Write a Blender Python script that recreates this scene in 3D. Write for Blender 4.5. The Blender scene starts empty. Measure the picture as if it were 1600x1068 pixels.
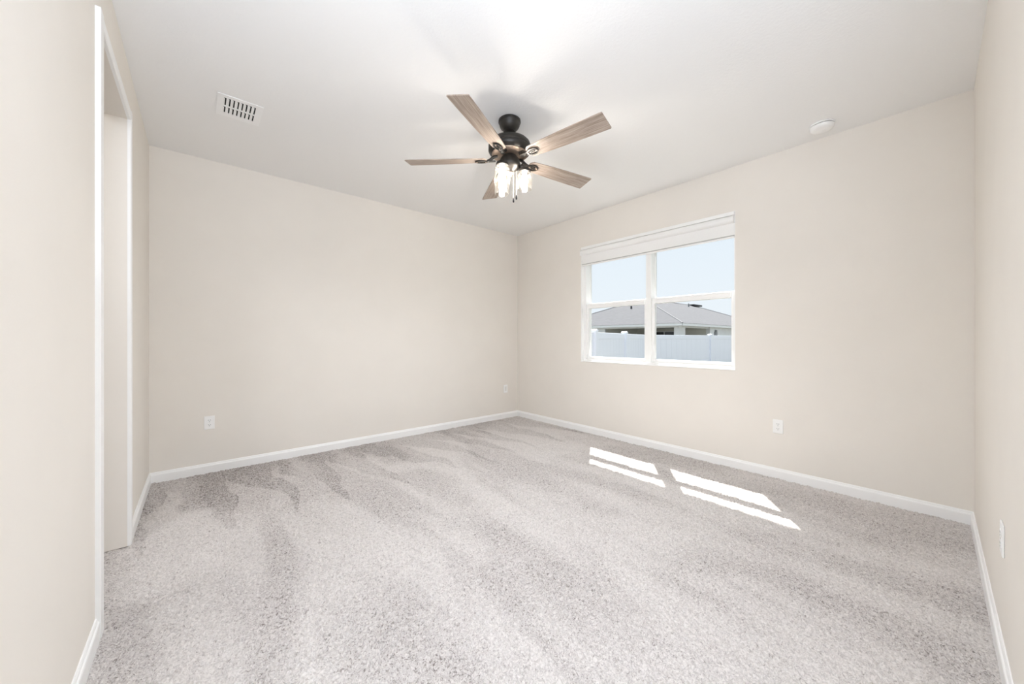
import bpy, bmesh, math, random
import numpy as np
from mathutils import Vector, Matrix, Euler
random.seed(7)
S = bpy.context.scene
COL = S.collection
PI = math.pi
R = math.radians

# ------------------------------------------------------------------ room size (metres)
W, D, H = 4.0, 4.317, 2.74           # window wall at x = W, back wall at y = D, ceiling at z = H
# ------------------------------------------------------------------ camera
cd = bpy.data.cameras.new('camera')
cam = bpy.data.objects.new('camera', cd)
COL.objects.link(cam)
cd.sensor_width = 36.0
cd.lens = 568.08 / 1600 * 36.0
cd.shift_y = (529.57 - 534.0) / 1600
cd.clip_start = 0.02
cd.clip_end = 400
cam.location = (0.30415, 0.16504, 1.1687)
cam.rotation_euler = (R(90), 0, R(49.2283 - 90))
S.camera = cam

# ------------------------------------------------------------------ world, sun, exposure
S.view_settings.view_transform = 'Standard'
S.view_settings.look = 'None'
S.view_settings.gamma = 1.0
S.view_settings.use_curve_mapping = False
S.view_settings.exposure = 0.0
wd = bpy.data.worlds.new('sky')
S.world = wd
wd.use_nodes = True
wt = wd.node_tree
wt.nodes.clear()
wo = wt.nodes.new('ShaderNodeOutputWorld')
wb = wt.nodes.new('ShaderNodeBackground')
wg = wt.nodes.new('ShaderNodeTexCoord')
wx = wt.nodes.new('ShaderNodeSeparateXYZ')
wr = wt.nodes.new('ShaderNodeValToRGB')
wr.color_ramp.elements[0].position = 0.0
wr.color_ramp.elements[0].color = (0.90, 0.95, 1.0, 1)
wr.color_ramp.elements[1].position = 0.6
wr.color_ramp.elements[1].color = (0.76, 0.88, 1.0, 1)
wt.links.new(wg.outputs['Generated'], wx.inputs[0])
wt.links.new(wx.outputs['Z'], wr.inputs[0])
wt.links.new(wr.outputs[0], wb.inputs[0])
wb.inputs[1].default_value = 1.0
wt.links.new(wb.outputs[0], wo.inputs[0])

sd = bpy.data.lights.new('sun', 'SUN')
sd.energy = 17.0
sd.angle = R(0.5)
sd.color = (1.0, 0.97, 0.92)
sun = bpy.data.objects.new('sun', sd)
COL.objects.link(sun)
sun.rotation_euler = Vector((-0.53, -0.385, -1.0)).to_track_quat('-Z', 'Y').to_euler()
sun.location = (8, 6, 12)

def area(name, loc, target, size, power, color, size_y=None):
    l = bpy.data.lights.new(name, 'AREA')
    l.energy = power
    l.color = color
    l.shape = 'RECTANGLE'
    l.size = size
    l.size_y = size_y or size
    o = bpy.data.objects.new(name, l)
    COL.objects.link(o)
    o.location = loc
    o.rotation_euler = (Vector(target) - Vector(loc)).to_track_quat('-Z', 'Y').to_euler()
    return o
# added fill, aimed at the ceiling by the camera to brighten the room
area('ceiling_fill', (0.1, -0.1, 1.75), (0.2, 0.1, 2.74), 0.5, 70.0, (0.78, 0.90, 1.08))
# second added fill, bounced off the entry walls into the room
area('entry_wall_fill', (0.1, -0.1, 1.7), (-1.0, -1.3, 2.2), 0.5, 62.0, (0.78, 0.90, 1.08))
# unseen fill added beyond the door opening to brighten its jamb
area('side_room_fill', (-0.75, 2.0, 2.70), (-0.75, 2.0, 0), 0.3, 15.0, (0.92, 0.95, 1.0))
BULB = 190.0# radiance of the fan bulbs
LAMP = 28.0                            # watts of each fan lamp

S.cycles.max_bounces = 12
S.cycles.diffuse_bounces = 8
S.cycles.glossy_bounces = 4
S.cycles.transmission_bounces = 6
S.cycles.transparent_max_bounces = 16
S.cycles.caustics_reflective = False
S.cycles.caustics_refractive = False
S.cycles.use_denoising = True
S.cycles.sample_clamp_indirect = 6.0

# ------------------------------------------------------------------ materials
def new_mat(name):
    m = bpy.data.materials.new(name)
    m.use_nodes = True
    t = m.node_tree
    b = t.nodes['Principled BSDF']
    return m, t, b
def mat(name, col, rough=0.5, metal=0.0, spec=0.5, noise=0.0, nscale=40, bump=0.0, bscale=200, bdist=0.002, emit=None, estr=0):
    m, t, b = new_mat(name)
    b.inputs['Base Color'].default_value = (*col, 1)
    b.inputs['Roughness'].default_value = rough
    b.inputs['Metallic'].default_value = metal
    b.inputs['Specular IOR Level'].default_value = spec
    tc = t.nodes.new('ShaderNodeTexCoord')
    if noise:
        n = t.nodes.new('ShaderNodeTexNoise')
        n.inputs['Scale'].default_value = nscale
        n.inputs['Detail'].default_value = 4
        r = t.nodes.new('ShaderNodeValToRGB')
        r.color_ramp.elements[0].position = 0.3
        r.color_ramp.elements[1].position = 0.7
        r.color_ramp.elements[0].color = (*[c * (1 - noise) for c in col], 1)
        r.color_ramp.elements[1].color = (*[min(1, c * (1 + noise)) for c in col], 1)
        t.links.new(tc.outputs['Object'], n.inputs['Vector'])
        t.links.new(n.outputs['Fac'], r.inputs[0])
        t.links.new(r.outputs[0], b.inputs['Base Color'])
    if bump:
        n2 = t.nodes.new('ShaderNodeTexNoise')
        n2.inputs['Scale'].default_value = bscale
        n2.inputs['Detail'].default_value = 3
        bp = t.nodes.new('ShaderNodeBump')
        bp.inputs['Strength'].default_value = bump
        bp.inputs['Distance'].default_value = bdist
        t.links.new(tc.outputs['Object'], n2.inputs['Vector'])
        t.links.new(n2.outputs['Fac'], bp.inputs['Height'])
        t.links.new(bp.outputs[0], b.inputs['Normal'])
    if emit:
        b.inputs['Emission Color'].default_value = (*emit, 1)
        b.inputs['Emission Strength'].default_value = estr
    return m

M = {}
M['wall'] = mat('wall_paint', (0.785, 0.747, 0.694), 0.75, spec=0.25, noise=0.012, nscale=3, bump=0.12, bscale=160, bdist=0.0015)
M['ceiling'] = mat('ceiling_paint', (0.86, 0.857, 0.85), 0.85, spec=0.15, bump=0.35, bscale=75, bdist=0.003)
M['trim'] = mat('trim_paint', (0.88, 0.88, 0.875), 0.35, spec=0.4, noise=0.01, nscale=5)
M['vinyl'] = mat('window_vinyl', (0.88, 0.88, 0.87), 0.3, spec=0.45, noise=0.01, nscale=6)
M['plastic'] = mat('white_plastic', (0.88, 0.88, 0.875), 0.3, spec=0.5, noise=0.01, nscale=30)
M['slot'] = mat('dark_slot', (0.05, 0.05, 0.055), 0.7, noise=0.1)
M['duct_shade'] = mat('duct_shade_black', (0.012, 0.012, 0.012), 0.9, noise=0.1)
M['fabric'] = mat('shade_fabric', (0.86, 0.86, 0.85), 0.8, spec=0.1, noise=0.02, nscale=300, bump=0.15, bscale=900, bdist=0.0005)
M['hem'] = mat('shade_hem', (0.46, 0.46, 0.44), 0.5, noise=0.02)
M['screw'] = mat('screw_metal', (0.7, 0.7, 0.68), 0.35, metal=0.8, noise=0.05)
M['bronze'] = mat('fan_dark_bronze', (0.030, 0.026, 0.022), 0.42, metal=0.35, spec=0.5, noise=0.25, nscale=25, bump=0.05, bscale=300, bdist=0.0005)
M['brass_tan'] = mat('fan_brass_lit_tan', (0.42, 0.32, 0.25), 0.42, metal=0.6, noise=0.15, nscale=40)  # fan brass, doubling as the bulb-lit tan of the motor underside
M['fob'] = mat('pull_fob', (0.006, 0.005, 0.005), 0.8, spec=0.03, noise=0.1)
M['chain'] = mat('chain_metal', (0.35, 0.30, 0.24), 0.35, metal=0.8, noise=0.1)
M['fence'] = mat('fence_vinyl', (0.84, 0.865, 0.95), 0.45, noise=0.01, nscale=2)
M['hwall'] = mat('stucco_white', (0.72, 0.73, 0.75), 0.9, noise=0.03, nscale=4, bump=0.2, bscale=60)
M['ridge'] = mat('ridge_shingle', (0.165, 0.165, 0.175), 0.9, noise=0.08, nscale=12)
M['hgrey'] = mat('stucco_grey', (0.60, 0.59, 0.55), 0.9, noise=0.04, nscale=4, bump=0.2, bscale=60)
M['fascia'] = mat('fascia_white', (0.80, 0.81, 0.83), 0.5, noise=0.01)
M['darkglass'] = mat('dark_door_glass', (0.03, 0.03, 0.035), 0.15, noise=0.1)
M['meter'] = mat('meter_grey', (0.22, 0.23, 0.24), 0.5, noise=0.1)
M['vent_black'] = mat('roof_vent_black', (0.03, 0.03, 0.035), 0.6, noise=0.1)
M['bulb'] = mat('lit_bulb', (1, 0.9, 0.75), 0.4, noise=0.02, emit=(1.0, 0.955, 0.90), estr=BULB)

def m_grass():
    m, t, b = new_mat('lawn_grass')
    tc = t.nodes.new('ShaderNodeTexCoord')
    n = t.nodes.new('ShaderNodeTexNoise'); n.inputs['Scale'].default_value = 3; n.inputs['Detail'].default_value = 8
    r = t.nodes.new('ShaderNodeValToRGB')
    r.color_ramp.elements[0].color = (0.10, 0.10, 0.08, 1)
    r.color_ramp.elements[1].color = (0.17, 0.165, 0.14, 1)
    t.links.new(tc.outputs['Object'], n.inputs['Vector']); t.links.new(n.outputs['Fac'], r.inputs[0])
    t.links.new(r.outputs[0], b.inputs['Base Color']); b.inputs['Roughness'].default_value = 1
    return m
M['grass'] = m_grass()

def m_shingle():
    m, t, b = new_mat('roof_shingles')
    tc = t.nodes.new('ShaderNodeTexCoord')
    br = t.nodes.new('ShaderNodeTexBrick')
    br.inputs['Color1'].default_value = (0.155, 0.155, 0.166, 1)
    br.inputs['Color2'].default_value = (0.138, 0.138, 0.148, 1)
    br.inputs['Mortar'].default_value = (0.122, 0.122, 0.13, 1)
    br.inputs['Scale'].default_value = 1.0
    br.inputs['Brick Width'].default_value = 0.33
    br.inputs['Row Height'].default_value = 0.14
    br.inputs['Mortar Size'].default_value = 0.012
    n = t.nodes.new('ShaderNodeTexNoise'); n.inputs['Scale'].default_value = 30
    mx = t.nodes.new('ShaderNodeMixRGB'); mx.blend_type = 'MULTIPLY'; mx.inputs[0].default_value = 0.25
    t.links.new(tc.outputs['UV'], br.inputs['Vector'])
    t.links.new(tc.outputs['Object'], n.inputs['Vector'])
    t.links.new(br.outputs['Color'], mx.inputs[1]); t.links.new(n.outputs['Color'], mx.inputs[2])
    t.links.new(mx.outputs[0], b.inputs['Base Color']); b.inputs['Roughness'].default_value = 0.95; b.inputs['Specular IOR Level'].default_value = 0.08
    return m
M['shingle'] = m_shingle()

def m_glass():
    m = bpy.data.materials.new('window_glass'); m.use_nodes = True
    t = m.node_tree; t.nodes.clear()
    o = t.nodes.new('ShaderNodeOutputMaterial'); mx = t.nodes.new('ShaderNodeMixShader')
    tr = t.nodes.new('ShaderNodeBsdfTransparent'); gl = t.nodes.new('ShaderNodeBsdfGlossy')
    fc = t.nodes.new('ShaderNodeLayerWeight'); fc.inputs[0].default_value = 0.5
    lw = t.nodes.new('ShaderNodeMath'); lw.operation = 'POWER'; lw.inputs[1].default_value = 5.0
    t.links.new(fc.outputs['Facing'], lw.inputs[0])
    tr.inputs[0].default_value = (0.975, 0.985, 0.985, 1); gl.inputs['Roughness'].default_value = 0.02
    t.links.new(lw.outputs[0], mx.inputs[0]); t.links.new(tr.outputs[0], mx.inputs[1]); t.links.new(gl.outputs[0], mx.inputs[2])
    t.links.new(mx.outputs[0], o.inputs[0])
    return m
M['glass'] = m_glass()

def m_jar():
    m = bpy.data.materials.new('seeded_jar_glass'); m.use_nodes = True
    t = m.node_tree; t.nodes.clear()
    o = t.nodes.new('ShaderNodeOutputMaterial')
    mx = t.nodes.new('ShaderNodeMixShader'); m2 = t.nodes.new('ShaderNodeMixShader')
    tr = t.nodes.new('ShaderNodeBsdfTransparent'); gl = t.nodes.new('ShaderNodeBsdfGlossy'); tl = t.nodes.new('ShaderNodeBsdfTranslucent')
    tr.inputs[0].default_value = (0.97, 0.96, 0.94, 1)
    tl.inputs[0].default_value = (0.95, 0.92, 0.86, 1)
    gl.inputs['Roughness'].default_value = 0.08
    tc = t.nodes.new('ShaderNodeTexCoord'); v = t.nodes.new('ShaderNodeTexVoronoi'); v.inputs['Scale'].default_value = 90
    r = t.nodes.new('ShaderNodeValToRGB')
    r.color_ramp.elements[0].position = 0.12; r.color_ramp.elements[0].color = (0.03, 0.03, 0.03, 1)
    r.color_ramp.elements[1].position = 0.35; r.color_ramp.elements[1].color = (0.006, 0.006, 0.006, 1)
    t.links.new(tc.outputs['Object'], v.inputs['Vector']); t.links.new(v.outputs['Distance'], r.inputs[0])
    t.links.new(r.outputs[0], mx.inputs[0]); t.links.new(tr.outputs[0], mx.inputs[1]); t.links.new(tl.outputs[0], mx.inputs[2])
    fc = t.nodes.new('ShaderNodeLayerWeight'); fc.inputs[0].default_value = 0.5
    pw = t.nodes.new('ShaderNodeMath'); pw.operation = 'POWER'; pw.inputs[1].default_value = 3.0
    f = t.nodes.new('ShaderNodeMath'); f.operation = 'MULTIPLY_ADD'; f.inputs[1].default_value = 0.6; f.inputs[2].default_value = 0.03
    t.links.new(fc.outputs['Facing'], pw.inputs[0]); t.links.new(pw.outputs[0], f.inputs[0])
    t.links.new(f.outputs[0], m2.inputs[0]); t.links.new(mx.outputs[0], m2.inputs[1]); t.links.new(gl.outputs[0], m2.inputs[2])
    t.links.new(m2.outputs[0], o.inputs[0])
    return m
M['jar'] = m_jar()

def m_blade():
    m, t, b = new_mat('weathered_wood')
    tc = t.nodes.new('ShaderNodeTexCoord')
    mp = t.nodes.new('ShaderNodeMapping'); mp.inputs['Scale'].default_value = (3.0, 60, 60)
    n = t.nodes.new('ShaderNodeTexNoise'); n.inputs['Scale'].default_value = 1.6; n.inputs['Detail'].default_value = 9; n.inputs['Roughness'].default_value = 0.65
    n.inputs['Distortion'].default_value = 0.6
    r = t.nodes.new('ShaderNodeValToRGB')
    e = r.color_ramp.elements
    e[0].position = 0.30; e[0].color = (0.18, 0.135, 0.105, 1)
    e[1].position = 0.72; e[1].color = (0.50, 0.42, 0.36, 1)
    k = e.new(0.5); k.color = (0.33, 0.265, 0.22, 1)
    t.links.new(tc.outputs['Object'], mp.inputs['Vector']); t.links.new(mp.outputs[0], n.inputs['Vector'])
    t.links.new(n.outputs['Fac'], r.inputs[0]); t.links.new(r.outputs[0], b.inputs['Base Color'])
    b.inputs['Roughness'].default_value = 0.45
    return m
M['blade'] = m_blade()

def m_carpet():
    m, t, b = new_mat('carpet_pile')
    N = t.nodes.new; L = t.links.new
    tc = N('ShaderNodeTexCoord')
    P = tc.outputs['Object']
    def noise(scale, detail=3, rough=0.5, vec=P, dist=0.0):
        n = N('ShaderNodeTexNoise'); n.inputs['Scale'].default_value = scale; n.inputs['Detail'].default_value = detail
        n.inputs['Roughness'].default_value = rough; n.inputs['Distortion'].default_value = dist
        L(vec, n.inputs['Vector']); return n.outputs['Fac']
    def math_(op, a, b_=None, c=None, clamp=False):
        n = N('ShaderNodeMath'); n.operation = op; n.use_clamp = clamp
        for i, v in enumerate((a, b_, c)):
            if v is None: continue
            if isinstance(v, (int, float)): n.inputs[i].default_value = v
            else: L(v, n.inputs[i])
        return n.outputs[0]
    def rng(v, a0, a1, b0, b1, smooth=True):
        n = N('ShaderNodeMapRange'); n.interpolation_type = 'SMOOTHSTEP' if smooth else 'LINEAR'
        L(v, n.inputs[0])
        for i, q in enumerate((a0, a1, b0, b1)): n.inputs[i + 1].default_value = q
        return n.outputs[0]
    def mp(scale, rot=0):
        n = N('ShaderNodeMapping'); n.inputs['Scale'].default_value = scale; n.inputs['Rotation'].default_value = (0, 0, rot)
        n.inputs['Location'].default_value = (0.35, 1.3, 0); L(P, n.inputs['Vector']); return n.outputs[0]
    # tufts
    vor = N('ShaderNodeTexVoronoi'); vor.inputs['Scale'].default_value = 130; vor.inputs['Randomness'].default_value = 1
    wv = N('ShaderNodeVectorMath'); wv.operation = 'MULTIPLY_ADD'
    nz = N('ShaderNodeTexNoise'); nz.inputs['Scale'].default_value = 60; L(P, nz.inputs['Vector'])
    L(nz.outputs['Color'], wv.inputs[0]); wv.inputs[1].default_value = (0.012, 0.012, 0); L(P, wv.inputs[2])
    L(wv.outputs[0], vor.inputs['Vector'])
    tuft = vor.outputs['Distance']
    fib = noise(420, 4, 0.7)
    mid = noise(55, 4, 0.6)
    tf = noise(82, 2, 0.5, dist=1.6)
    # pile lay from the vacuum cleaner: wedge strokes along the back wall, softer streaks elsewhere
    xyz = N('ShaderNodeSeparateXYZ'); L(P, xyz.inputs[0])
    X, Y = xyz.outputs['X'], xyz.outputs['Y']
    wob = noise(1.1, 2)
    ph = math_('FRACT', math_('ADD', math_('MULTIPLY', X, 2.6), math_('MULTIPLY', wob, 1.6)))
    back = math_('SUBTRACT', D, Y)
    reach = math_('ADD', math_('MULTIPLY', ph, 1.15), math_('MULTIPLY', noise(2.3, 2), 0.5))
    wedge = rng(math_('SUBTRACT', reach, back), -0.04, 0.06, 0, 1)
    streak = rng(noise(1.0, 3, 0.55, mp((2.6, 0.7, 1), R(-14)), 0.5), 0.38, 0.62, 0, 1)
    lay = math_('ADD', math_('MULTIPLY', wedge, -0.6), math_('MULTIPLY', streak, 0.75))
    lay2 = math_('ADD', lay, math_('MULTIPLY', math_('SUBTRACT', mid, 0.5), 0.9))
    # greige yarn; darker flecks paint in the shade of pits between tufts
    pit_shade = math_('ADD', math_('ADD', math_('MULTIPLY', fib, 0.35), math_('MULTIPLY', tf, 0.55)), math_('MULTIPLY', mid, 0.15))
    rp = N('ShaderNodeValToRGB'); e = rp.color_ramp.elements
    e[0].position = 0.40; e[0].color = (0.17, 0.142, 0.126, 1)
    e[1].position = 0.66; e[1].color = (0.70, 0.66, 0.63, 1)
    k = e.new(0.50); k.color = (0.49, 0.452, 0.43, 1)
    L(math_('ADD', pit_shade, math_('MULTIPLY', lay, 0.095)), rp.inputs[0])
    L(rp.outputs[0], b.inputs['Base Color'])
    b.inputs['Roughness'].default_value = 1.0
    b.inputs['Specular IOR Level'].default_value = 0.05
    b.inputs['Sheen Weight'].default_value = 0.25
    b.inputs['Sheen Roughness'].default_value = 0.6
    hgt = math_('ADD', math_('MULTIPLY', tuft, -0.9), math_('ADD', math_('MULTIPLY', fib, 0.5), math_('MULTIPLY', mid, 1.0)))
    bp = N('ShaderNodeBump'); bp.inputs['Strength'].default_value = 0.6; bp.inputs['Distance'].default_value = 0.004
    L(hgt, bp.inputs['Height']); L(bp.outputs[0], b.inputs['Normal'])
    return m
M['carpet'] = m_carpet()

# ------------------------------------------------------------------ mesh helpers
def nb(): return bmesh.new()
def add_box(bm, x0, x1, y0, y1, z0, z1, bev=0.0):
    v = [bm.verts.new((x, y, z)) for x in (x0, x1) for y in (y0, y1) for z in (z0, z1)]
    fs = [(0, 1, 3, 2), (4, 6, 7, 5), (0, 4, 5, 1), (2, 3, 7, 6), (0, 2, 6, 4), (1, 5, 7, 3)]
    f = [bm.faces.new([v[i] for i in q]) for q in fs]
    if bev:
        ed = list({e for q in f for e in q.edges})
        bmesh.ops.bevel(bm, geom=ed, offset=bev, segments=2, affect='EDGES', profile=0.5)
    return bm
def box(*a, bev=0.0): return add_box(nb(), *a, bev=bev)
def add_lathe(bm, prof, seg=40, cx=0, cy=0, cap0=True, cap1=True):
    """prof: list of (radius, z)"""
    rings = []
    for r, z in prof:
        rings.append([bm.verts.new((cx + max(r, 1e-5) * math.cos(2 * PI * i / seg), cy + max(r, 1e-5) * math.sin(2 * PI * i / seg), z)) for i in range(seg)])
    for a, b in zip(rings, rings[1:]):
        for i in range(seg):
            j = (i + 1) % seg
            bm.faces.new((a[i], a[j], b[j], b[i]))
    if cap0: bm.faces.new(list(reversed(rings[0])))
    if cap1: bm.faces.new(rings[-1])
    return bm
def lathe(prof, **k): return add_lathe(nb(), prof, **k)
def add_tube(bm, pts, r, seg=10, radii=None):
    pts = [Vector(p) for p in pts]
    rings = []
    up = Vector((0.013, 0.021, 1))
    for i, p in enumerate(pts):
        d = (pts[min(i + 1, len(pts) - 1)] - pts[max(i - 1, 0)]).normalized()
        a = d.cross(up)
        if a.length < 0.05: a = d.cross(Vector((1, 0, 0)))
        a.normalize(); b = d.cross(a).normalized()
        rr = radii[i] if radii else r
        rings.append([bm.verts.new(p + rr * (math.cos(2 * PI * k / seg) * a + math.sin(2 * PI * k / seg) * b)) for k in range(seg)])
    for A, B in zip(rings, rings[1:]):
        for k in range(seg):
            j = (k + 1) % seg
            bm.faces.new((A[k], A[j], B[j], B[k]))
    bm.faces.new(list(reversed(rings[0]))); bm.faces.new(rings[-1])
    return bm
def add_prism(bm, poly, t0, t1, fn):
    """extrude a 2-D polygon; fn(u, v, t) -> xyz"""
    a = [bm.verts.new(fn(u, v, t0)) for u, v in poly]
    b = [bm.verts.new(fn(u, v, t1)) for u, v in poly]
    n = len(poly)
    bm.faces.new(list(reversed(a))); bm.faces.new(b)
    for i in range(n):
        j = (i + 1) % n
        bm.faces.new((a[i], a[j], b[j], b[i]))
    return bm
def prism(poly, t0, t1, fn): return add_prism(nb(), poly, t0, t1, fn)
def obj(name, bm, m, parent=None, smooth=False, loc=None, angle=35):
    bmesh.ops.recalc_face_normals(bm, faces=bm.faces[:])
    me = bpy.data.meshes.new(name)
    bm.to_mesh(me); bm.free()
    me.materials.append(M[m] if isinstance(m, str) else m)
    if smooth:
        for p in me.polygons: p.use_smooth = True
        try: me.set_sharp_from_angle(angle=R(angle))
        except Exception: pass
    o = bpy.data.objects.new(name, me)
    COL.objects.link(o)
    if loc is not None: o.location = loc
    if parent: o.parent = parent
    return o
def struct(name, bm, m, parent=None, **k):
    o = obj(name, bm, m, parent, **k)
    if parent is None: o['kind'] = 'structure'
    return o
def thing(name, label, cat, loc=(0, 0, 0), rot=(0, 0, 0), group=None):
    o = bpy.data.objects.new(name, None)
    COL.objects.link(o)
    o.location = loc; o.rotation_euler = rot
    o.empty_display_size = 0.1
    o['label'] = label; o['category'] = cat
    if group: o['group'] = group
    return o
def tree_copy(root, loc, rot, label):
    c = root.copy(); COL.objects.link(c); c.location = loc; c.rotation_euler = rot; c['label'] = label
    for ch in list(root.children):
        d = ch.copy(); COL.objects.link(d); d.parent = c
        for g in list(ch.children):
            q = g.copy(); COL.objects.link(q); q.parent = d
    return c

# ------------------------------------------------------------------ room shell
T = 0.16                              # window wall thickness
JT = 0.115                            # partition thickness
WY0, WY1, WZ0, WZ1 = 1.343, 3.102, 0.883, 2.336        # window opening
DY0, DY1, DZ = 2.345, 3.138, 2.41                     # door opening in the left wall
EX0, EX1, EY0, EY1 = -1.35, 1.15, -1.6, 0.95           # entry area behind the camera

def carpet_mesh():
    """carpet pile as real relief: leaning tufts about 9 mm apart, flat slab under the walls"""
    rs = np.random.RandomState(3)
    st = 0.0044
    X0, X1, Y0, Y1 = -JT - 0.3, W - 0.001, 0.0, D - 0.001
    nx, ny = int((X1 - X0) / st) + 1, int((Y1 - Y0) / st) + 1
    xs = np.linspace(X0, X1, nx); ys = np.linspace(Y0, Y1, ny)
    GX, GY = np.meshgrid(xs, ys, indexing='ij')
    cs = 0.0105
    cx, cy = int((X1 - X0) / cs) + 4, int((Y1 - Y0) / cs) + 4
    jx = rs.rand(cx, cy); jy = rs.rand(cx, cy); th = 0.45 + 0.55 * rs.rand(cx, cy)
    def soft(n):
        a = rs.rand(int((X1 - X0) / n) + 3, int((Y1 - Y0) / n) + 3)
        u = (GX - X0) / n; v = (GY - Y0) / n
        i = u.astype(int); j = v.astype(int); fu = u - i; fv = v - j
        fu = fu * fu * (3 - 2 * fu); fv = fv * fv * (3 - 2 * fv)
        return (a[i, j] * (1 - fu) + a[i + 1, j] * fu) * (1 - fv) + (a[i, j + 1] * (1 - fu) + a[i + 1, j + 1] * fu) * fv
    ci = ((GX - X0) / cs).astype(int) + 1; cj = ((GY - Y0) / cs).astype(int) + 1
    Z = np.zeros_like(GX)
    for di in (-1, 0, 1):
        for dj in (-1, 0, 1):
            a, b = ci + di, cj + dj
            px = X0 + (a - 1 + jx[a, b]) * cs; py = Y0 + (b - 1 + jy[a, b]) * cs
            dx, dy = GX - px, GY - py
            d2 = (dx * dx + dy * dy) / (0.0082 ** 2)
            Z = np.maximum(Z, th[a, b] * np.clip(1 - d2, 0, 1))
    Z = Z * (0.55 + 0.6 * soft(0.028)) + 0.35 * soft(0.06)
    Z = (Z - 0.72) * 0.014
    LX = 0.0035 * (soft(0.02) - 0.5); LY = 0.0035 * (soft(0.02) - 0.5)
    co = np.stack([np.clip(GX + LX, X0, X1), np.clip(GY + LY, Y0, Y1), Z], -1).reshape(-1, 3)
    idx = np.arange(nx * ny).reshape(nx, ny)
    q = np.stack([idx[:-1, :-1], idx[1:, :-1], idx[1:, 1:], idx[:-1, 1:]], -1).reshape(-1, 4)
    # surrounding slab: entry, side room, and the edge under the walls
    slab = [(-1.5, -1.75, -0.008), (W + T, -1.75, -0.008), (W + T, D + 0.12, -0.008), (-1.5, D + 0.12, -0.008),
            (-1.5, -1.75, -0.12), (W + T, -1.75, -0.12), (W + T, D + 0.12, -0.12), (-1.5, D + 0.12, -0.12)]
    n0 = len(co)
    sq = np.array([(0, 1, 2, 3), (7, 6, 5, 4), (0, 4, 5, 1), (1, 5, 6, 2), (2, 6, 7, 3), (3, 7, 4, 0)]) + n0
    co = np.concatenate([co, np.array(slab)]); q = np.concatenate([q, sq])
    me = bpy.data.meshes.new('floor')
    me.vertices.add(len(co)); me.vertices.foreach_set('co', co.astype(np.float32).ravel())
    me.loops.add(q.size); me.loops.foreach_set('vertex_index', q.astype(np.int32).ravel())
    me.polygons.add(len(q)); me.polygons.foreach_set('loop_start', (np.arange(len(q)) * 4).astype(np.int32))
    try: me.polygons.foreach_set('loop_total', np.full(len(q), 4, np.int32))
    except Exception: pass
    sm = np.ones(len(q), bool); sm[-6:] = False
    me.polygons.foreach_set('use_smooth', sm)
    me.update(calc_edges=True); me.validate()
    me.materials.append(M['carpet'])
    o = bpy.data.objects.new('floor', me); COL.objects.link(o); o['kind'] = 'structure'
    return o
floor = carpet_mesh()
ceil = struct('ceiling', box(-1.5, W + T, -1.75, D + 0.12, H, H + 0.12), 'ceiling')
struct('wall_back', box(-1.5, W + T, D, D + 0.12, 0, H), 'wall')
bm = nb()
add_box(bm, W, W + T, -0.12, WY0, 0, H)
add_box(bm, W, W + T, WY1, D, 0, H)
add_box(bm, W, W + T, WY0, WY1, 0, WZ0)
add_box(bm, W, W + T, WY0, WY1, WZ1, H)
struct('wall_window', bm, 'wall')
struct('wall_right', box(EX1, W, -0.12, 0, 0, H), 'wall')
bm = nb()
add_box(bm, -JT, 0, EY1, DY0 - 0.018, 0, H)
add_box(bm, -JT, 0, DY1 + 0.018, D, 0, H)
add_box(bm, -JT, 0, DY0 - 0.018, DY1 + 0.018, DZ + 0.018, H)
struct('wall_left', bm, 'wall')
# entry area the camera stands in, and the small room beyond the door opening
bm = nb()
add_box(bm, EX0 - 0.12, EX0, EY0, D, 0, H)
add_box(bm, EX0, EX1, EY0 - 0.12, EY0, 0, H)
add_box(bm, EX1, EX1 + 0.12, EY0, -0.12, 0, H)
add_box(bm, EX0, -JT, EY1, EY1 + 0.12, 0, H)
struct('wall_entry', bm, 'wall')

# baseboards (profile with an eased, stepped top)
BB_H, BB_T = 0.083, 0.014
prof = [(0, -0.008), (BB_T, -0.008), (BB_T, 0.060), (BB_T - 0.002, 0.066), (BB_T - 0.006, 0.070), (BB_T - 0.007, 0.076), (0.004, 0.0825), (0, BB_H)]
struct('baseboard_back', prism(prof, 0, W, lambda u, v, t: (t, D - u, v)), 'trim')
struct('baseboard_window', prism(prof, 0, D, lambda u, v, t: (W - u, t, v)), 'trim')
struct('baseboard_right', prism(prof, EX1, W, lambda u, v, t: (t, u, v)), 'trim')
CW, CT = 0.055, 0.016
struct('baseboard_left', prism(prof, DY1 + CW, D, lambda u, v, t: (u, t, v)), 'trim')
struct('baseboard_left', prism(prof, EY1, DY0 - CW, lambda u, v, t: (u, t, v)), 'trim')

# cased door opening
cp = [(0, 0), (0.0, CT - 0.004), (0.004, CT), (CW - 0.012, CT), (CW - 0.004, CT - 0.004), (CW, CT - 0.006), (CW, 0)]
struct('trim_1', prism(cp, 0, DZ + CW, lambda u, v, t: (v, DY1 + u, t)), 'trim')
cpn = [(0, 0), (0, CT), (CW, CT), (CW, 0)]
struct('trim_2', prism(cpn, 0, DZ + CW, lambda u, v, t: (v, DY0 - u, t)), 'trim')
struct('trim_3', prism(cp, DY0, DY1, lambda u, v, t: (v, t, DZ + u)), 'trim')
bm = nb()
add_box(bm, -JT - 0.002, 0.0, DY1, DY1 + 0.018, 0, DZ + 0.018)
add_box(bm, -JT - 0.002, 0.0, DY0 - 0.018, DY0, 0, DZ + 0.018)
add_box(bm, -JT - 0.002, 0.0, DY0, DY1, DZ, DZ + 0.018)
struct('trim_4', bm, 'wall')

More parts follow.
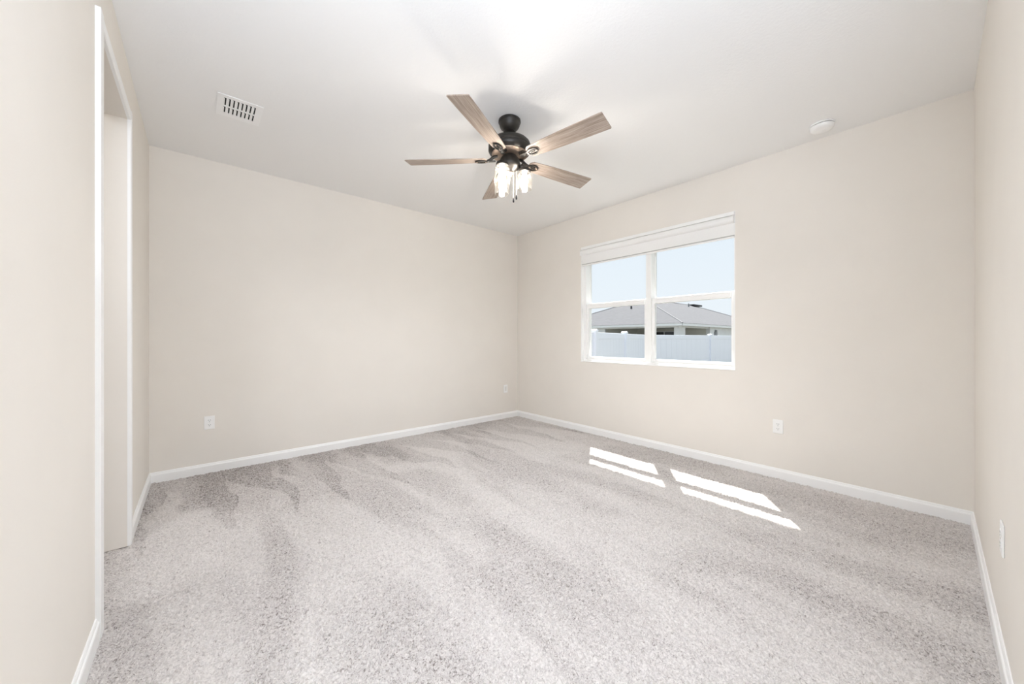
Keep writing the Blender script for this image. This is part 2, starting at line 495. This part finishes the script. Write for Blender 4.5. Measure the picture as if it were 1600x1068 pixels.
# ------------------------------------------------------------------ window
win = bpy.data.objects.new('window_1', None); COL.objects.link(win); win['kind'] = 'structure'
win.location = (W, (WY0 + WY1) / 2, WZ0)
def wobj(name, bm, m, parent=None, smooth=False):
    bmesh.ops.translate(bm, verts=bm.verts[:], vec=-win.location)
    return obj(name, bm, m, parent or win, smooth)
FX0, FX1 = W + 0.043, W + T - 0.002
YM0, YM1 = 2.176, 2.236
# reveal lining and sill
bm = nb()
add_box(bm, W + 0.0005, FX0, WY1 - 0.006, WY1, WZ0 + 0.012, WZ1 - 0.006)
add_box(bm, W + 0.0005, FX0, WY0, WY0 + 0.006, WZ0 + 0.012, WZ1 - 0.006)
add_box(bm, W + 0.0005, FX0, WY0, WY1, WZ1 - 0.006, WZ1)
wobj('reveal', bm, 'vinyl')
bm = nb(); add_box(bm, W - 0.006, FX0 + 0.02, WY0, WY1, WZ0, WZ0 + 0.012, bev=0.002)
wobj('window_sill', bm, 'vinyl')
bm = nb()
FZ0, FZ1 = WZ0 + 0.012, WZ1 - 0.006
add_box(bm, FX0, FX1, WY1 - 0.046, WY1, FZ0, FZ1)
add_box(bm, FX0, FX1, WY0, WY0 + 0.022, FZ0, FZ1)
add_box(bm, FX0, FX1, WY0 + 0.022, WY1 - 0.046, FZ1 - 0.04, FZ1)
add_box(bm, FX0, FX1, WY0 + 0.022, WY1 - 0.046, FZ0, FZ0 + 0.022)
wobj('window_frame', bm, 'vinyl')
wobj('mullion', box(FX0 - 0.004, FX1, YM0, YM1, FZ0 + 0.022, FZ1 - 0.04, bev=0.003), 'vinyl')
def unit(y0, y1):
    # upper fixed light
    u = nb()
    zr = 1.585
    add_box(u, W + 0.125, W + 0.15, y0, y1, zr, zr + 0.04)
    add_box(u, W + 0.125, W + 0.15, y0, y0 + 0.008, zr + 0.04, FZ1 - 0.04)
    add_box(u, W + 0.125, W + 0.15, y1 - 0.008, y1, zr + 0.04, FZ1 - 0.04)
    us = wobj('upper_sash', u, 'vinyl')
    wobj('pane', box(W + 0.136, W + 0.140, y0 + 0.008, y1 - 0.008, zr + 0.04, FZ1 - 0.04), 'glass', us)
    # lower sliding sash, nearer the room
    s = nb()
    z0, z1 = FZ0 + 0.022, 1.612
    add_box(s, W + 0.062, W + 0.098, y0, y0 + 0.030, z0, z1, bev=0.003)
    add_box(s, W + 0.062, W + 0.098, y1 - 0.030, y1, z0, z1, bev=0.003)
    add_box(s, W + 0.062, W + 0.098, y0 + 0.030, y1 - 0.030, z0, z0 + 0.034, bev=0.003)
    add_box(s, W + 0.056, W + 0.118, y0 + 0.030, y1 - 0.030, z1 - 0.056, z1, bev=0.003)
    ls = wobj('lower_sash', s, 'vinyl')
    wobj('pane', box(W + 0.080, W + 0.084, y0 + 0.030, y1 - 0.030, z0 + 0.034, z1 - 0.056), 'glass', ls)
    lk = nb(); ym = (y0 + y1) / 2
    add_box(lk, W + 0.065, W + 0.10, ym - 0.025, ym + 0.025, z1, z1 + 0.008, bev=0.002)
    wobj('sash_lock', lk, 'vinyl', ls)
unit(WY0 + 0.022, YM0)
unit(YM1, WY1 - 0.046)

# ------------------------------------------------------------------ roller shade in the window recess
sh = thing('roller_shade', 'white fabric roller shade rolled almost fully up at the top of the window', 'window shade', (W + 0.02, (WY0 + WY1) / 2, 2.1))
def sobj(name, bm, m, parent=None, smooth=False):
    bmesh.ops.translate(bm, verts=bm.verts[:], vec=-Vector(sh.location))
    return obj(name, bm, m, parent or sh, smooth)
sy0, sy1 = WY0 + 0.0065, WY1 - 0.0065
bm = nb(); add_box(bm, W - 0.008, W + 0.040, sy0, sy1, WZ1 - 0.036, WZ1 - 0.007, bev=0.003)
sobj('headrail', bm, 'vinyl')
zc, rc = WZ1 - 0.072, 0.034
poly = [(W + 0.004 + rc * math.cos(a), zc + rc * math.sin(a)) for a in [2 * PI * i / 28 for i in range(28)]]
sobj('fabric_roll', prism(poly, sy0 + 0.003, sy1 - 0.003, lambda u, v, t: (u, t, v)), 'fabric', smooth=True)
bm = nb(); add_box(bm, W + 0.006, W + 0.009, sy0 + 0.003, sy1 - 0.003, 2.118, zc)
sobj('fabric_panel', bm, 'fabric')
hb = nb(); add_box(hb, W + 0.001, W + 0.014, sy0 + 0.003, sy1 - 0.003, 2.094, 2.110, bev=0.003)
sobj('hem_bar', hb, 'fabric')
hb = nb(); add_box(hb, W + 0.003, W + 0.012, sy0 + 0.003, sy1 - 0.003, 2.1102, 2.1202)
sobj('hem_groove', hb, 'hem')
for s, y in ((1, sy0), (-1, sy1 - 0.0025)):
    b_ = nb(); add_box(b_, W - 0.031, W + 0.039, y, y + 0.0025, WZ1 - 0.110, WZ1 - 0.037, bev=0.0008)
    sobj('end_bracket', b_, 'plastic')

# ------------------------------------------------------------------ ceiling fan
FC = Vector((1.997, 2.155, H))
fan = thing('ceiling_fan', 'dark bronze ceiling fan with five weathered wood blades and lit glass jar lights', 'ceiling fan', FC)
# all parts in fan-local coordinates: z = 0 at the ceiling, negative downwards
obj('canopy', lathe([(0.074, 0), (0.079, -0.004), (0.080, -0.018), (0.076, -0.022), (0.075, -0.026), (0.072, -0.040), (0.064, -0.056), (0.050, -0.070), (0.045, -0.075), (0.040, -0.078), (0.040, -0.083), (0.026, -0.086), (0.020, -0.090)]), 'bronze', fan, True)
obj('downrod', lathe([(0.017, -0.086), (0.017, -0.13), (0.026, -0.132), (0.034, -0.150), (0.036, -0.165)], seg=24), 'bronze', fan, True)
motor = obj('motor_housing', lathe([(0.030, -0.140), (0.070, -0.143), (0.112, -0.149), (0.134, -0.158), (0.147, -0.172), (0.152, -0.188), (0.152, -0.198), (0.149, -0.201), (0.149, -0.206), (0.152, -0.209), (0.152, -0.222), (0.146, -0.234), (0.132, -0.243), (0.112, -0.247), (0.070, -0.249)], seg=64), 'bronze', fan, True)
obj('motor_lit_disc', lathe([(0.128, -0.2465), (0.127, -0.2515), (0.118, -0.2535), (0.090, -0.2545), (0.050, -0.2550)], seg=56), 'brass_tan', motor, True)  # lamplight on the motor underside, put in as a lighter tan disc
fit = obj('light_fitter', lathe([(0.044, -0.2540), (0.050, -0.262), (0.062, -0.274), (0.071, -0.292), (0.076, -0.310), (0.079, -0.318), (0.079, -0.330), (0.074, -0.340), (0.058, -0.350), (0.040, -0.358), (0.033, -0.364), (0.030, -0.371), (0.020, -0.376)], seg=48), 'bronze', fan, True)
obj('finial', lathe([(0.022, -0.374), (0.026, -0.380), (0.024, -0.388), (0.016, -0.394), (0.017, -0.400), (0.010, -0.408), (0.004, -0.412)], seg=24), 'brass_tan', fit, True)
BZ = 2.457 - H
def blade_bm():
    xs0, xs1 = 0.165, 0.745
    pts = []
    w0, w1 = 0.050, 0.070
    top = [(xs0, w0 * 0.62), (xs0 + 0.022, w0), (0.30, 0.058), (0.45, 0.064), (0.60, 0.068), (xs1 - 0.004, w1), (xs1, w1 - 0.004)]
    poly = top + [(x, -y) for x, y in reversed(top)]
    return prism(poly, -0.003, 0.003, lambda u, v, t: (u, v, t))
def iron_bm():
    b = nb()
    # arm from the motor, dropping to the blade, then an open oval loop under the blade root
    zt = -0.007
    add_tube(b, [(0.085, 0, 0.026), (0.115, 0, 0.020), (0.140, 0, 0.002), (0.160, 0, zt)], 0.011, 10)
    add_box(b, 0.10, 0.165, -0.016, 0.016, zt - 0.004, zt + 0.003, bev=0.002)
    n = 36
    for (ra, rb, w, z0, z1) in ((0.045, 0.031, 0.010, zt - 0.006, zt + 0.003), (0.021, 0.011, 0.006, zt - 0.004, zt + 0.003)):
        cxo = 0.205
        o = [[], [], [], []]
        for i in range(n):
            a = 2 * PI * i / n
            c, s = math.cos(a), math.sin(a)
            o[0].append(b.verts.new((cxo + ra * c, rb * s, z0))); o[1].append(b.verts.new((cxo + (ra - w) * c, (rb - w) * s, z0)))
            o[2].append(b.verts.new((cxo + (ra - w) * c, (rb - w) * s, z1))); o[3].append(b.verts.new((cxo + ra * c, rb * s, z1)))
        for q in range(4):
            A, B = o[q], o[(q + 1) % 4]
            for i in range(n):
                j = (i + 1) % n
                b.faces.new((A[i], A[j], B[j], B[i]))
    return b
for k in range(5):
    a = R(-152.2 + 72 * k)
    if k == 0:
        bl = bl0 = obj('blade', blade_bm(), 'blade', fan)
        ir = ir0 = obj('blade_bracket', iron_bm(), 'bronze', bl0, True)
        screws = []
        for dx in (0.172, 0.238):
            screws.append(obj('bracket_screw', lathe([(0.005, -0.0145), (0.006, -0.012), (0.006, -0.004)], seg=10, cx=dx), 'brass_tan', bl0, True))
    else:
        bl = bl0.copy(); COL.objects.link(bl); bl.parent = fan
        for p in [ir0] + screws:
            q = p.copy(); COL.objects.link(q); q.parent = bl
    bl.location = (0, 0, BZ)
    bl.rotation_euler = (Euler((R(-12.5), 0, 0)).to_matrix().to_4x4()).to_euler()
    bl.matrix_local = Matrix.Translation((0, 0, BZ)) @ Matrix.Rotation(a, 4, 'Z') @ Matrix.Rotation(R(-12.5), 4, 'X')
# three glass jar lights
jar0 = None
JR = 0.108
right_dir = math.atan2(-0.653, 0.757)       # direction of the lens's right, in plan
cup_p = [(0.012, 0.004), (0.030, 0.0), (0.040, -0.006), (0.043, -0.016), (0.044, -0.026), (0.041, -0.028)]
jar_p = [(0.040, -0.022), (0.041, -0.030), (0.046, -0.036), (0.052, -0.044), (0.0545, -0.056), (0.0545, -0.120), (0.0535, -0.142), (0.051, -0.150), (0.049, -0.150), (0.0515, -0.140), (0.0525, -0.120), (0.0525, -0.056), (0.049, -0.045), (0.043, -0.038), (0.038, -0.032), (0.038, -0.024)]
bulb_p = [(0.012, -0.030), (0.013, -0.046), (0.017, -0.060), (0.021, -0.078), (0.0225, -0.094), (0.020, -0.108), (0.012, -0.119), (0.004, -0.124)]
for k in range(3):
    a = right_dir + R(2 + 120 * k)
    c, s = math.cos(a), math.sin(a)
    top = -0.345
    arm = nb()
    add_tube(arm, [(0.05 * c, 0.05 * s, -0.340), (0.075 * c, 0.075 * s, -0.331), (0.096 * c, 0.096 * s, -0.332), (JR * c, JR * s, -0.343)], 0.009, 12)
    add_lathe(arm, [(0.010, -0.338), (0.014, -0.342), (0.014, -0.347)], 16, JR * c, JR * s)
    obj('light_arm', arm, 'bronze', fan, True)
    if k == 0:
        cup0 = obj('lamp_holder', lathe(cup_p, seg=36), 'bronze', fan, True)
        jar0 = obj('glass_shade', lathe(jar_p + [jar_p[0]], seg=40, cap0=False, cap1=False), 'jar', cup0, True)
        bulb0 = obj('bulb', lathe(bulb_p, seg=24), 'bulb', cup0, True)
        obj('bulb_socket', lathe([(0.016, -0.004), (0.018, -0.010), (0.018, -0.030), (0.014, -0.031)], seg=20), 'brass_tan', cup0, True)
        cup = cup0
    else:
        cup = cup0.copy(); COL.objects.link(cup); cup.parent = fan
        for p in list(cup0.children):
            q = p.copy(); COL.objects.link(q); q.parent = cup
    cup.location = (JR * c, JR * s, top)
# the bulbs throw most of their light downward
for k in range(3):
    a = right_dir + R(2 + 120 * k)
    sl_ = bpy.data.lights.new('fan_lamp', 'SPOT')
    sl_.energy = LAMP; sl_.color = (0.93, 0.96, 1.0); sl_.spot_size = R(178); sl_.spot_blend = 0.85; sl_.shadow_soft_size = 0.02
    lo = bpy.data.objects.new('fan_lamp', sl_); COL.objects.link(lo); lo.parent = fan
    lo.location = (JR * math.cos(a), JR * math.sin(a), -0.345 - 0.135)
# pull chains with fobs
for (lx, ly, zf) in ((2.012, 2.130, 2.150), (2.018, 2.105, 2.165)):
    dx, dy = lx - FC.x, ly - FC.y
    ch = nb(); z0, z1 = -0.372, zf - H + 0.030
    n = int((z0 - z1) / 0.006)
    add_tube(ch, [(dx, dy, z0), (dx, dy, z1)], 0.0009, 6)
    for i in range(n):
        zz = z0 - 0.006 * i
        add_lathe(ch, [(0.0004, zz), (0.0017, zz - 0.0012), (0.0017, zz - 0.0026), (0.0004, zz - 0.004)], 6, dx, dy)
    c_ = obj('pull_chain', ch, 'chain', fan, True)
    obj('chain_fob', lathe([(0.002, z1), (0.005, z1 - 0.004), (0.0065, z1 - 0.012), (0.0068, z1 - 0.024), (0.005, z1 - 0.032), (0.002, z1 - 0.034)], seg=14, cx=dx, cy=dy), 'fob', c_, True)

# ------------------------------------------------------------------ ceiling air vent
vx0, vx1, vy0, vy1 = 0.396, 0.640, 3.135, 3.418
vent = thing('air_vent', 'white square ceiling air vent with two rows of slots near the door', 'air vent', ((vx0 + vx1) / 2, (vy0 + vy1) / 2, H))
hw, hh = (vx1 - vx0) / 2, (vy1 - vy0) / 2
gx0, gx1 = -hw + 0.034, hw - 0.030
rows = [(-hh + 0.034, -0.006), (0.010, hh - 0.050)]
NS = 8
pitch = (gx1 - gx0) / NS
bm = nb()
zt, zb = -0.0005, -0.0045
slots = []
# face plate with the slots cut out of it
ys = [-hh, rows[0][0], rows[0][1], rows[1][0], rows[1][1], hh]
add_box(bm, -hw, hw, ys[0], ys[1], zb, zt); add_box(bm, -hw, hw, ys[2], ys[3], zb, zt); add_box(bm, -hw, hw, ys[4], ys[5], zb, zt)
for (a, b) in rows:
    add_box(bm, -hw, gx0, a, b, zb, zt); add_box(bm, gx1, hw, a, b, zb, zt)
    for i in range(NS):
        x1 = gx0 + pitch * (i + 1)
        add_box(bm, x1 - pitch * 0.42, min(x1, gx1), a, b, zb, zt)
vplate = obj('face_plate', bm, 'plastic', vent)
for (a, b) in rows:
    for i in range(NS):
        x0 = gx0 + pitch * i
        obj('louver', prism([(x0 + pitch * 0.02, zb + 0.0003), (x0 + pitch * 0.24, zb + 0.0003), (x0 + pitch * 0.12, zb + 0.0035), (x0 + pitch * 0.02, zb + 0.0035)], a + 0.010, b, lambda u, v, t: (u, t, v)), 'plastic', vent)
obj('duct_shade', box(gx0 - 0.004, gx1 + 0.004, rows[0][0] - 0.004, rows[1][1] + 0.004, -0.0004, -0.0001), 'duct_shade', vent)  # flat black sheet painting the shade inside the duct

# ------------------------------------------------------------------ smoke detector
smk = thing('smoke_detector', 'round white smoke detector on the ceiling near the right wall', 'smoke detector', (3.765, 0.70, H))
obj('base', lathe([(0.073, -0.0002), (0.074, -0.004), (0.074, -0.010), (0.070, -0.011)], seg=48), 'plastic', smk, True)
obj('gap_ring', lathe([(0.066, -0.010), (0.066, -0.0145)], seg=48), 'slot', smk, True)
cap_ = obj('cover', lathe([(0.070, -0.0140), (0.0715, -0.017), (0.070, -0.026), (0.064, -0.034), (0.050, -0.040), (0.025, -0.043), (0.004, -0.0435)], seg=48), 'plastic', smk, True)
obj('test_button', lathe([(0.013, -0.0420), (0.013, -0.0445), (0.011, -0.0460), (0.002, -0.0462)], seg=20, cx=0.012, cy=-0.01), 'plastic', cap_, True)

# ------------------------------------------------------------------ wall outlets (local: +Y out of the wall, X across, Z up, origin at plate centre)
def plate_bm(w=0.072, h=0.115, d=0.006):
    return add_box(nb(), -w / 2, w / 2, 0.0003, d, -h / 2, h / 2, bev=0.0025)
def outlet(name, label, loc, rz, group=None):
    o = thing(name, label, 'outlet', loc, (0, 0, rz), group)
    obj('cover_plate', plate_bm(), 'plastic', o)
    for s in (1, -1):
        zc = 0.0195 * s
        poly = []
        for i in range(24):
            a = 2 * PI * i / 24
            poly.append((0.0170 * math.cos(a), max(-0.0140, min(0.0140, 0.0172 * math.sin(a))) + zc))
        r_ = obj('receptacle', prism(poly, 0.0055, 0.0078, lambda u, v, t: (u, t, v)), 'plastic', o)
        obj('slot', box(-0.0078, -0.0054, 0.0070, 0.0081, zc - 0.001, zc + 0.0075), 'slot', r_)
        obj('slot', box(0.0054, 0.0078, 0.0070, 0.0081, zc - 0.0005, zc + 0.007), 'slot', r_)
        g = [(0.0026 * math.cos(2 * PI * i / 12), zc - 0.0075 + 0.0026 * math.sin(2 * PI * i / 12)) for i in range(12)]
        obj('ground_hole', prism(g, 0.0070, 0.0081, lambda u, v, t: (u, t, v)), 'slot', r_)
    g = [(0.003 * math.cos(2 * PI * i / 14), 0.003 * math.sin(2 * PI * i / 14)) for i in range(14)]
    obj('screw', prism(g, 0.0055, 0.0072, lambda u, v, t: (u, t, v)), 'screw', o)
    return o
GRP = 'white wall outlets low on the walls'
o1 = outlet('wall_outlet', 'white duplex outlet low on the back wall, near the corner by the door opening', (0.377, D, 0.437), PI, GRP)
o3 = tree_copy(o1, (W, 1.020, 0.434), (0, 0, PI / 2), 'white duplex outlet low on the window wall, below and right of the window')
o4 = tree_copy(o1, (2.505, 0, 0.448), (0, 0, 0), 'white outlet plate seen edge on, low on the right wall at the frame edge')
o2 = thing('cable_wall_plate', 'small white wall plate with a centre insert, low beside the far room corner', 'wall plate', (3.756, D, 0.434), (0, 0, PI), GRP)
obj('cover_plate', plate_bm(), 'plastic', o2)
ins = obj('insert', add_box(nb(), -0.0168, 0.0168, 0.0055, 0.0074, -0.0335, 0.0335, bev=0.001), mat('insert_plastic', (0.74, 0.73, 0.70), 0.35, noise=0.02), o2)

# ------------------------------------------------------------------ outside: eave, lawn, fence, house
bm = nb()
add_box(bm, W + T, 4.55, -2.0, D + 2.0, H, H + 0.02)
add_box(bm, 4.53, 4.55, -2.0, D + 2.0, H - 0.01, H + 0.18)
add_prism(bm, [(4.60, H + 0.17), (4.60, H + 0.20), (-1.5, H + 2.6), (-1.5, H + 2.57)], -2.0, D + 2.0, lambda u, v, t: (u, t, v))
struct('trim_5', bm, 'fascia')
GZ = -0.38
struct('ground', box(W + T + 0.01, 140, -60, 120, GZ - 0.2, GZ), 'grass')

fence = thing('privacy_fence', 'white vinyl privacy fence running across the yard outside the window', 'fence', (11.735, 6.417, GZ))
FTOP = 1.312
pts = [(3.97, 3.87), (6.4406, 4.7108), (8.9146, 5.5485), (11.7355, 6.4171), (15.2325, 5.7784), (18.73, 5.14), (22.2, 4.5)]
post0 = cap0 = None
for i, (x, y) in enumerate(pts):
    if i == 0: continue
    lx, ly = x - 11.7355, y - 6.4171
    d = Vector((pts[i][0] - pts[i - 1][0], pts[i][1] - pts[i - 1][1]))
    if post0 is None:
        post0 = post = obj('post', box(-0.064, 0.064, -0.064, 0.064, 0, FTOP - GZ + 0.020), 'fence', fence)
        cb = nb(); zt = FTOP - GZ + 0.016
        add_box(cb, -0.075, 0.075, -0.075, 0.075, zt, zt + 0.022)
        add_prism(cb, [(-0.075, zt + 0.022), (0.075, zt + 0.022), (0.02, zt + 0.045), (-0.02, zt + 0.045)], -0.07, 0.07, lambda u, v, t: (u, t, v))
        cap0 = obj('post_cap', cb, 'fence', post0)
    else:
        post = post0.copy(); COL.objects.link(post); post.parent = fence
        q = cap0.copy(); COL.objects.link(q); q.parent = post
    post.location = (lx, ly, 0)
    post.rotation_euler = (0, 0, math.atan2(d.y, d.x))
for a, b in zip(pts, pts[1:]):
    d = Vector((b[0] - a[0], b[1] - a[1])); L_ = d.length; ang = math.atan2(d.y, d.x)
    bm = nb()
    n = max(1, int(L_ / 0.28)); w = (L_ - 0.13) / n
    for i in range(n):
        x0 = 0.065 + w * i
        add_box(bm, x0 + 0.002, x0 + w - 0.002, -0.011, 0.011, 0.06, FTOP - GZ - 0.11)
    add_box(bm, 0.065, L_ - 0.065, -0.008, 0.008, 0.06, FTOP - GZ - 0.11)
    p = obj('panel', bm, 'fence', fence)
    obj('rail', add_box(nb(), 0.064, L_ - 0.064, -0.022, 0.022, FTOP - GZ - 0.14, FTOP - GZ, bev=0.006), 'fence', p)
    obj('rail', add_box(nb(), 0.064, L_ - 0.064, -0.022, 0.022, 0.04, 0.18, bev=0.006), 'fence', p)
    p.location = (a[0] - 11.7355, a[1] - 6.4171, 0); p.rotation_euler = (0, 0, ang)

# neighbour's house: eave corner towards the window at (28.5, 12.8)
HX, HY, HL, HM, EZ, SL = 28.5, 12.8, 14.4, 26.0, 2.43, 0.41
house = thing('house', 'white single storey house with a grey shingle hip roof behind the fence', 'house', (HX, HY, GZ))
def hobj(name, bm, m, parent=None, smooth=False):
    bmesh.ops.translate(bm, verts=bm.verts[:], vec=-Vector(house.location))
    return obj(name, bm, m, parent or house, smooth)
wx, wy = HX + 0.4, HY + 0.4
zo = 2.10                              # top of the porch openings
bm = nb()
add_box(bm, wx, wx + 0.2, 20.12, HY + HL - 0.4, GZ, EZ - 0.2)
add_box(bm, wx, wx + 0.2, 13.2, 13.62, GZ, EZ - 0.2)
add_box(bm, wx, wx + 0.2, 13.62, 20.12, zo, EZ - 0.2)
add_box(bm, wx + 0.2, 29.93, wy, wy + 0.2, GZ, EZ - 0.2)
add_box(bm, 29.93, 34.55, wy, wy + 0.2, zo, EZ - 0.2)
add_box(bm, 34.55, 37.36, wy - 0.12, wy + 0.2, GZ, EZ - 0.2)
add_box(bm, 37.36, HX + HM - 0.4, wy, wy + 0.2, GZ, EZ - 0.2)
hobj('wall', bm, 'hwall')
bm = nb()
add_box(bm, 34.55, 34.75, wy + 0.2, 20.3, GZ, EZ - 0.2)
add_box(bm, wx + 0.2, 34.55, 20.12, 20.32, GZ, EZ - 0.2)
hobj('porch_wall', bm, 'hgrey')
bm = nb(); add_box(bm, wx + 0.2, 34.55, wy + 0.2, 20.12, 2.2, 2.22)
hobj('porch_ceiling', bm, 'hwall')
for (a, b) in ((16.29, 17.16), (17.28, 18.19)):
    f = hobj('door', box(34.51, 34.55, a - 0.05, b + 0.05, GZ, 1.93), 'fascia')
    hobj('pane', box(34.49, 34.51, a, b, GZ + 0.1, 1.87), 'darkglass', f)
bm = nb()
add_box(bm, HX, wx, HY, HY + HL, EZ - 0.20, EZ - 0.18)
add_box(bm, HX, HX + HM, HY, wy, EZ - 0.20, EZ - 0.18)
hobj('soffit', bm, 'hwall')
bm = nb()
add_box(bm, HX - 0.02, HX, HY - 0.02, HY + HL, EZ - 0.21, EZ - 0.01)
add_box(bm, HX - 0.02, HX + HM, HY - 0.02, HY, EZ - 0.21, EZ - 0.01)
hobj('fascia', bm, 'fascia')
# hip roof with UVs for the shingle courses
bm = nb()
uv = bm.loops.layers.uv.new('UVMap')
e = 0.05
A = (HX - e, HY - e, EZ); B = (HX + HM + e, HY - e, EZ); C_ = (HX + HM + e, HY + HL + e, EZ); D_ = (HX - e, HY + HL + e, EZ)
hl = HL / 2 + e
E1 = (HX - e + hl, HY + HL / 2, EZ + SL * hl); E2 = (HX + HM + e - hl, HY + HL / 2, EZ + SL * hl)
for poly, ax in (((A, B, E2, E1), 0), ((D_, A, E1), 1), ((C_, D_, E1, E2), 0), ((B, C_, E2), 1)):
    f = bm.faces.new([bm.verts.new(p) for p in poly])
    for l in f.loops: l[uv].uv = (l.vert.co[ax], (l.vert.co.z - EZ) * 2.6)
bmesh.ops.remove_doubles(bm, verts=bm.verts[:], dist=1e-4)
roof = hobj('roof', bm, 'shingle')
def capline(bm, p, q):
    add_tube(bm, [p, q], 0.05, 6)
bm = nb()
for p, q in ((A, E1), (D_, E1), (B, E2), (E1, E2)): capline(bm, p, q)
hobj('ridge_cap', bm, 'ridge', roof)
def roofz(x, y): return EZ + SL * min(x - HX + e, y - HY + e)
vx, vy = 32.81, 19.74
hobj('vent_pipe', lathe([(0.09, roofz(vx, vy) - 0.05), (0.07, roofz(vx, vy) + 0.30), (0.06, roofz(vx, vy) + 0.32)], seg=14, cx=vx, cy=vy), 'vent_black', roof)
vx, vy = 44.0, 19.0
hobj('vent_pipe', lathe([(0.09, roofz(vx, vy) - 0.05), (0.06, roofz(vx, vy) + 0.35), (0.05, roofz(vx, vy) + 0.37)], seg=14, cx=vx, cy=vy), 'meter', roof)
bm = nb(); vy = 19.7; z0 = roofz(47.0, vy)
add_box(bm, 46.4, 48.9, vy - 0.3, vy + 0.3, z0 + 0.02, z0 + 0.20, bev=0.03)
hobj('roof_vent', bm, 'vent_black', roof)
bm = nb(); add_box(bm, 35.50, 35.95, wy - 0.24, wy - 0.12, 1.30, 1.85, bev=0.02)
add_lathe(bm, [(0.12, 1.85), (0.12, 1.99), (0.05, 2.0)], 16, 35.72, wy - 0.18)
hobj('meter_box', bm, 'meter')
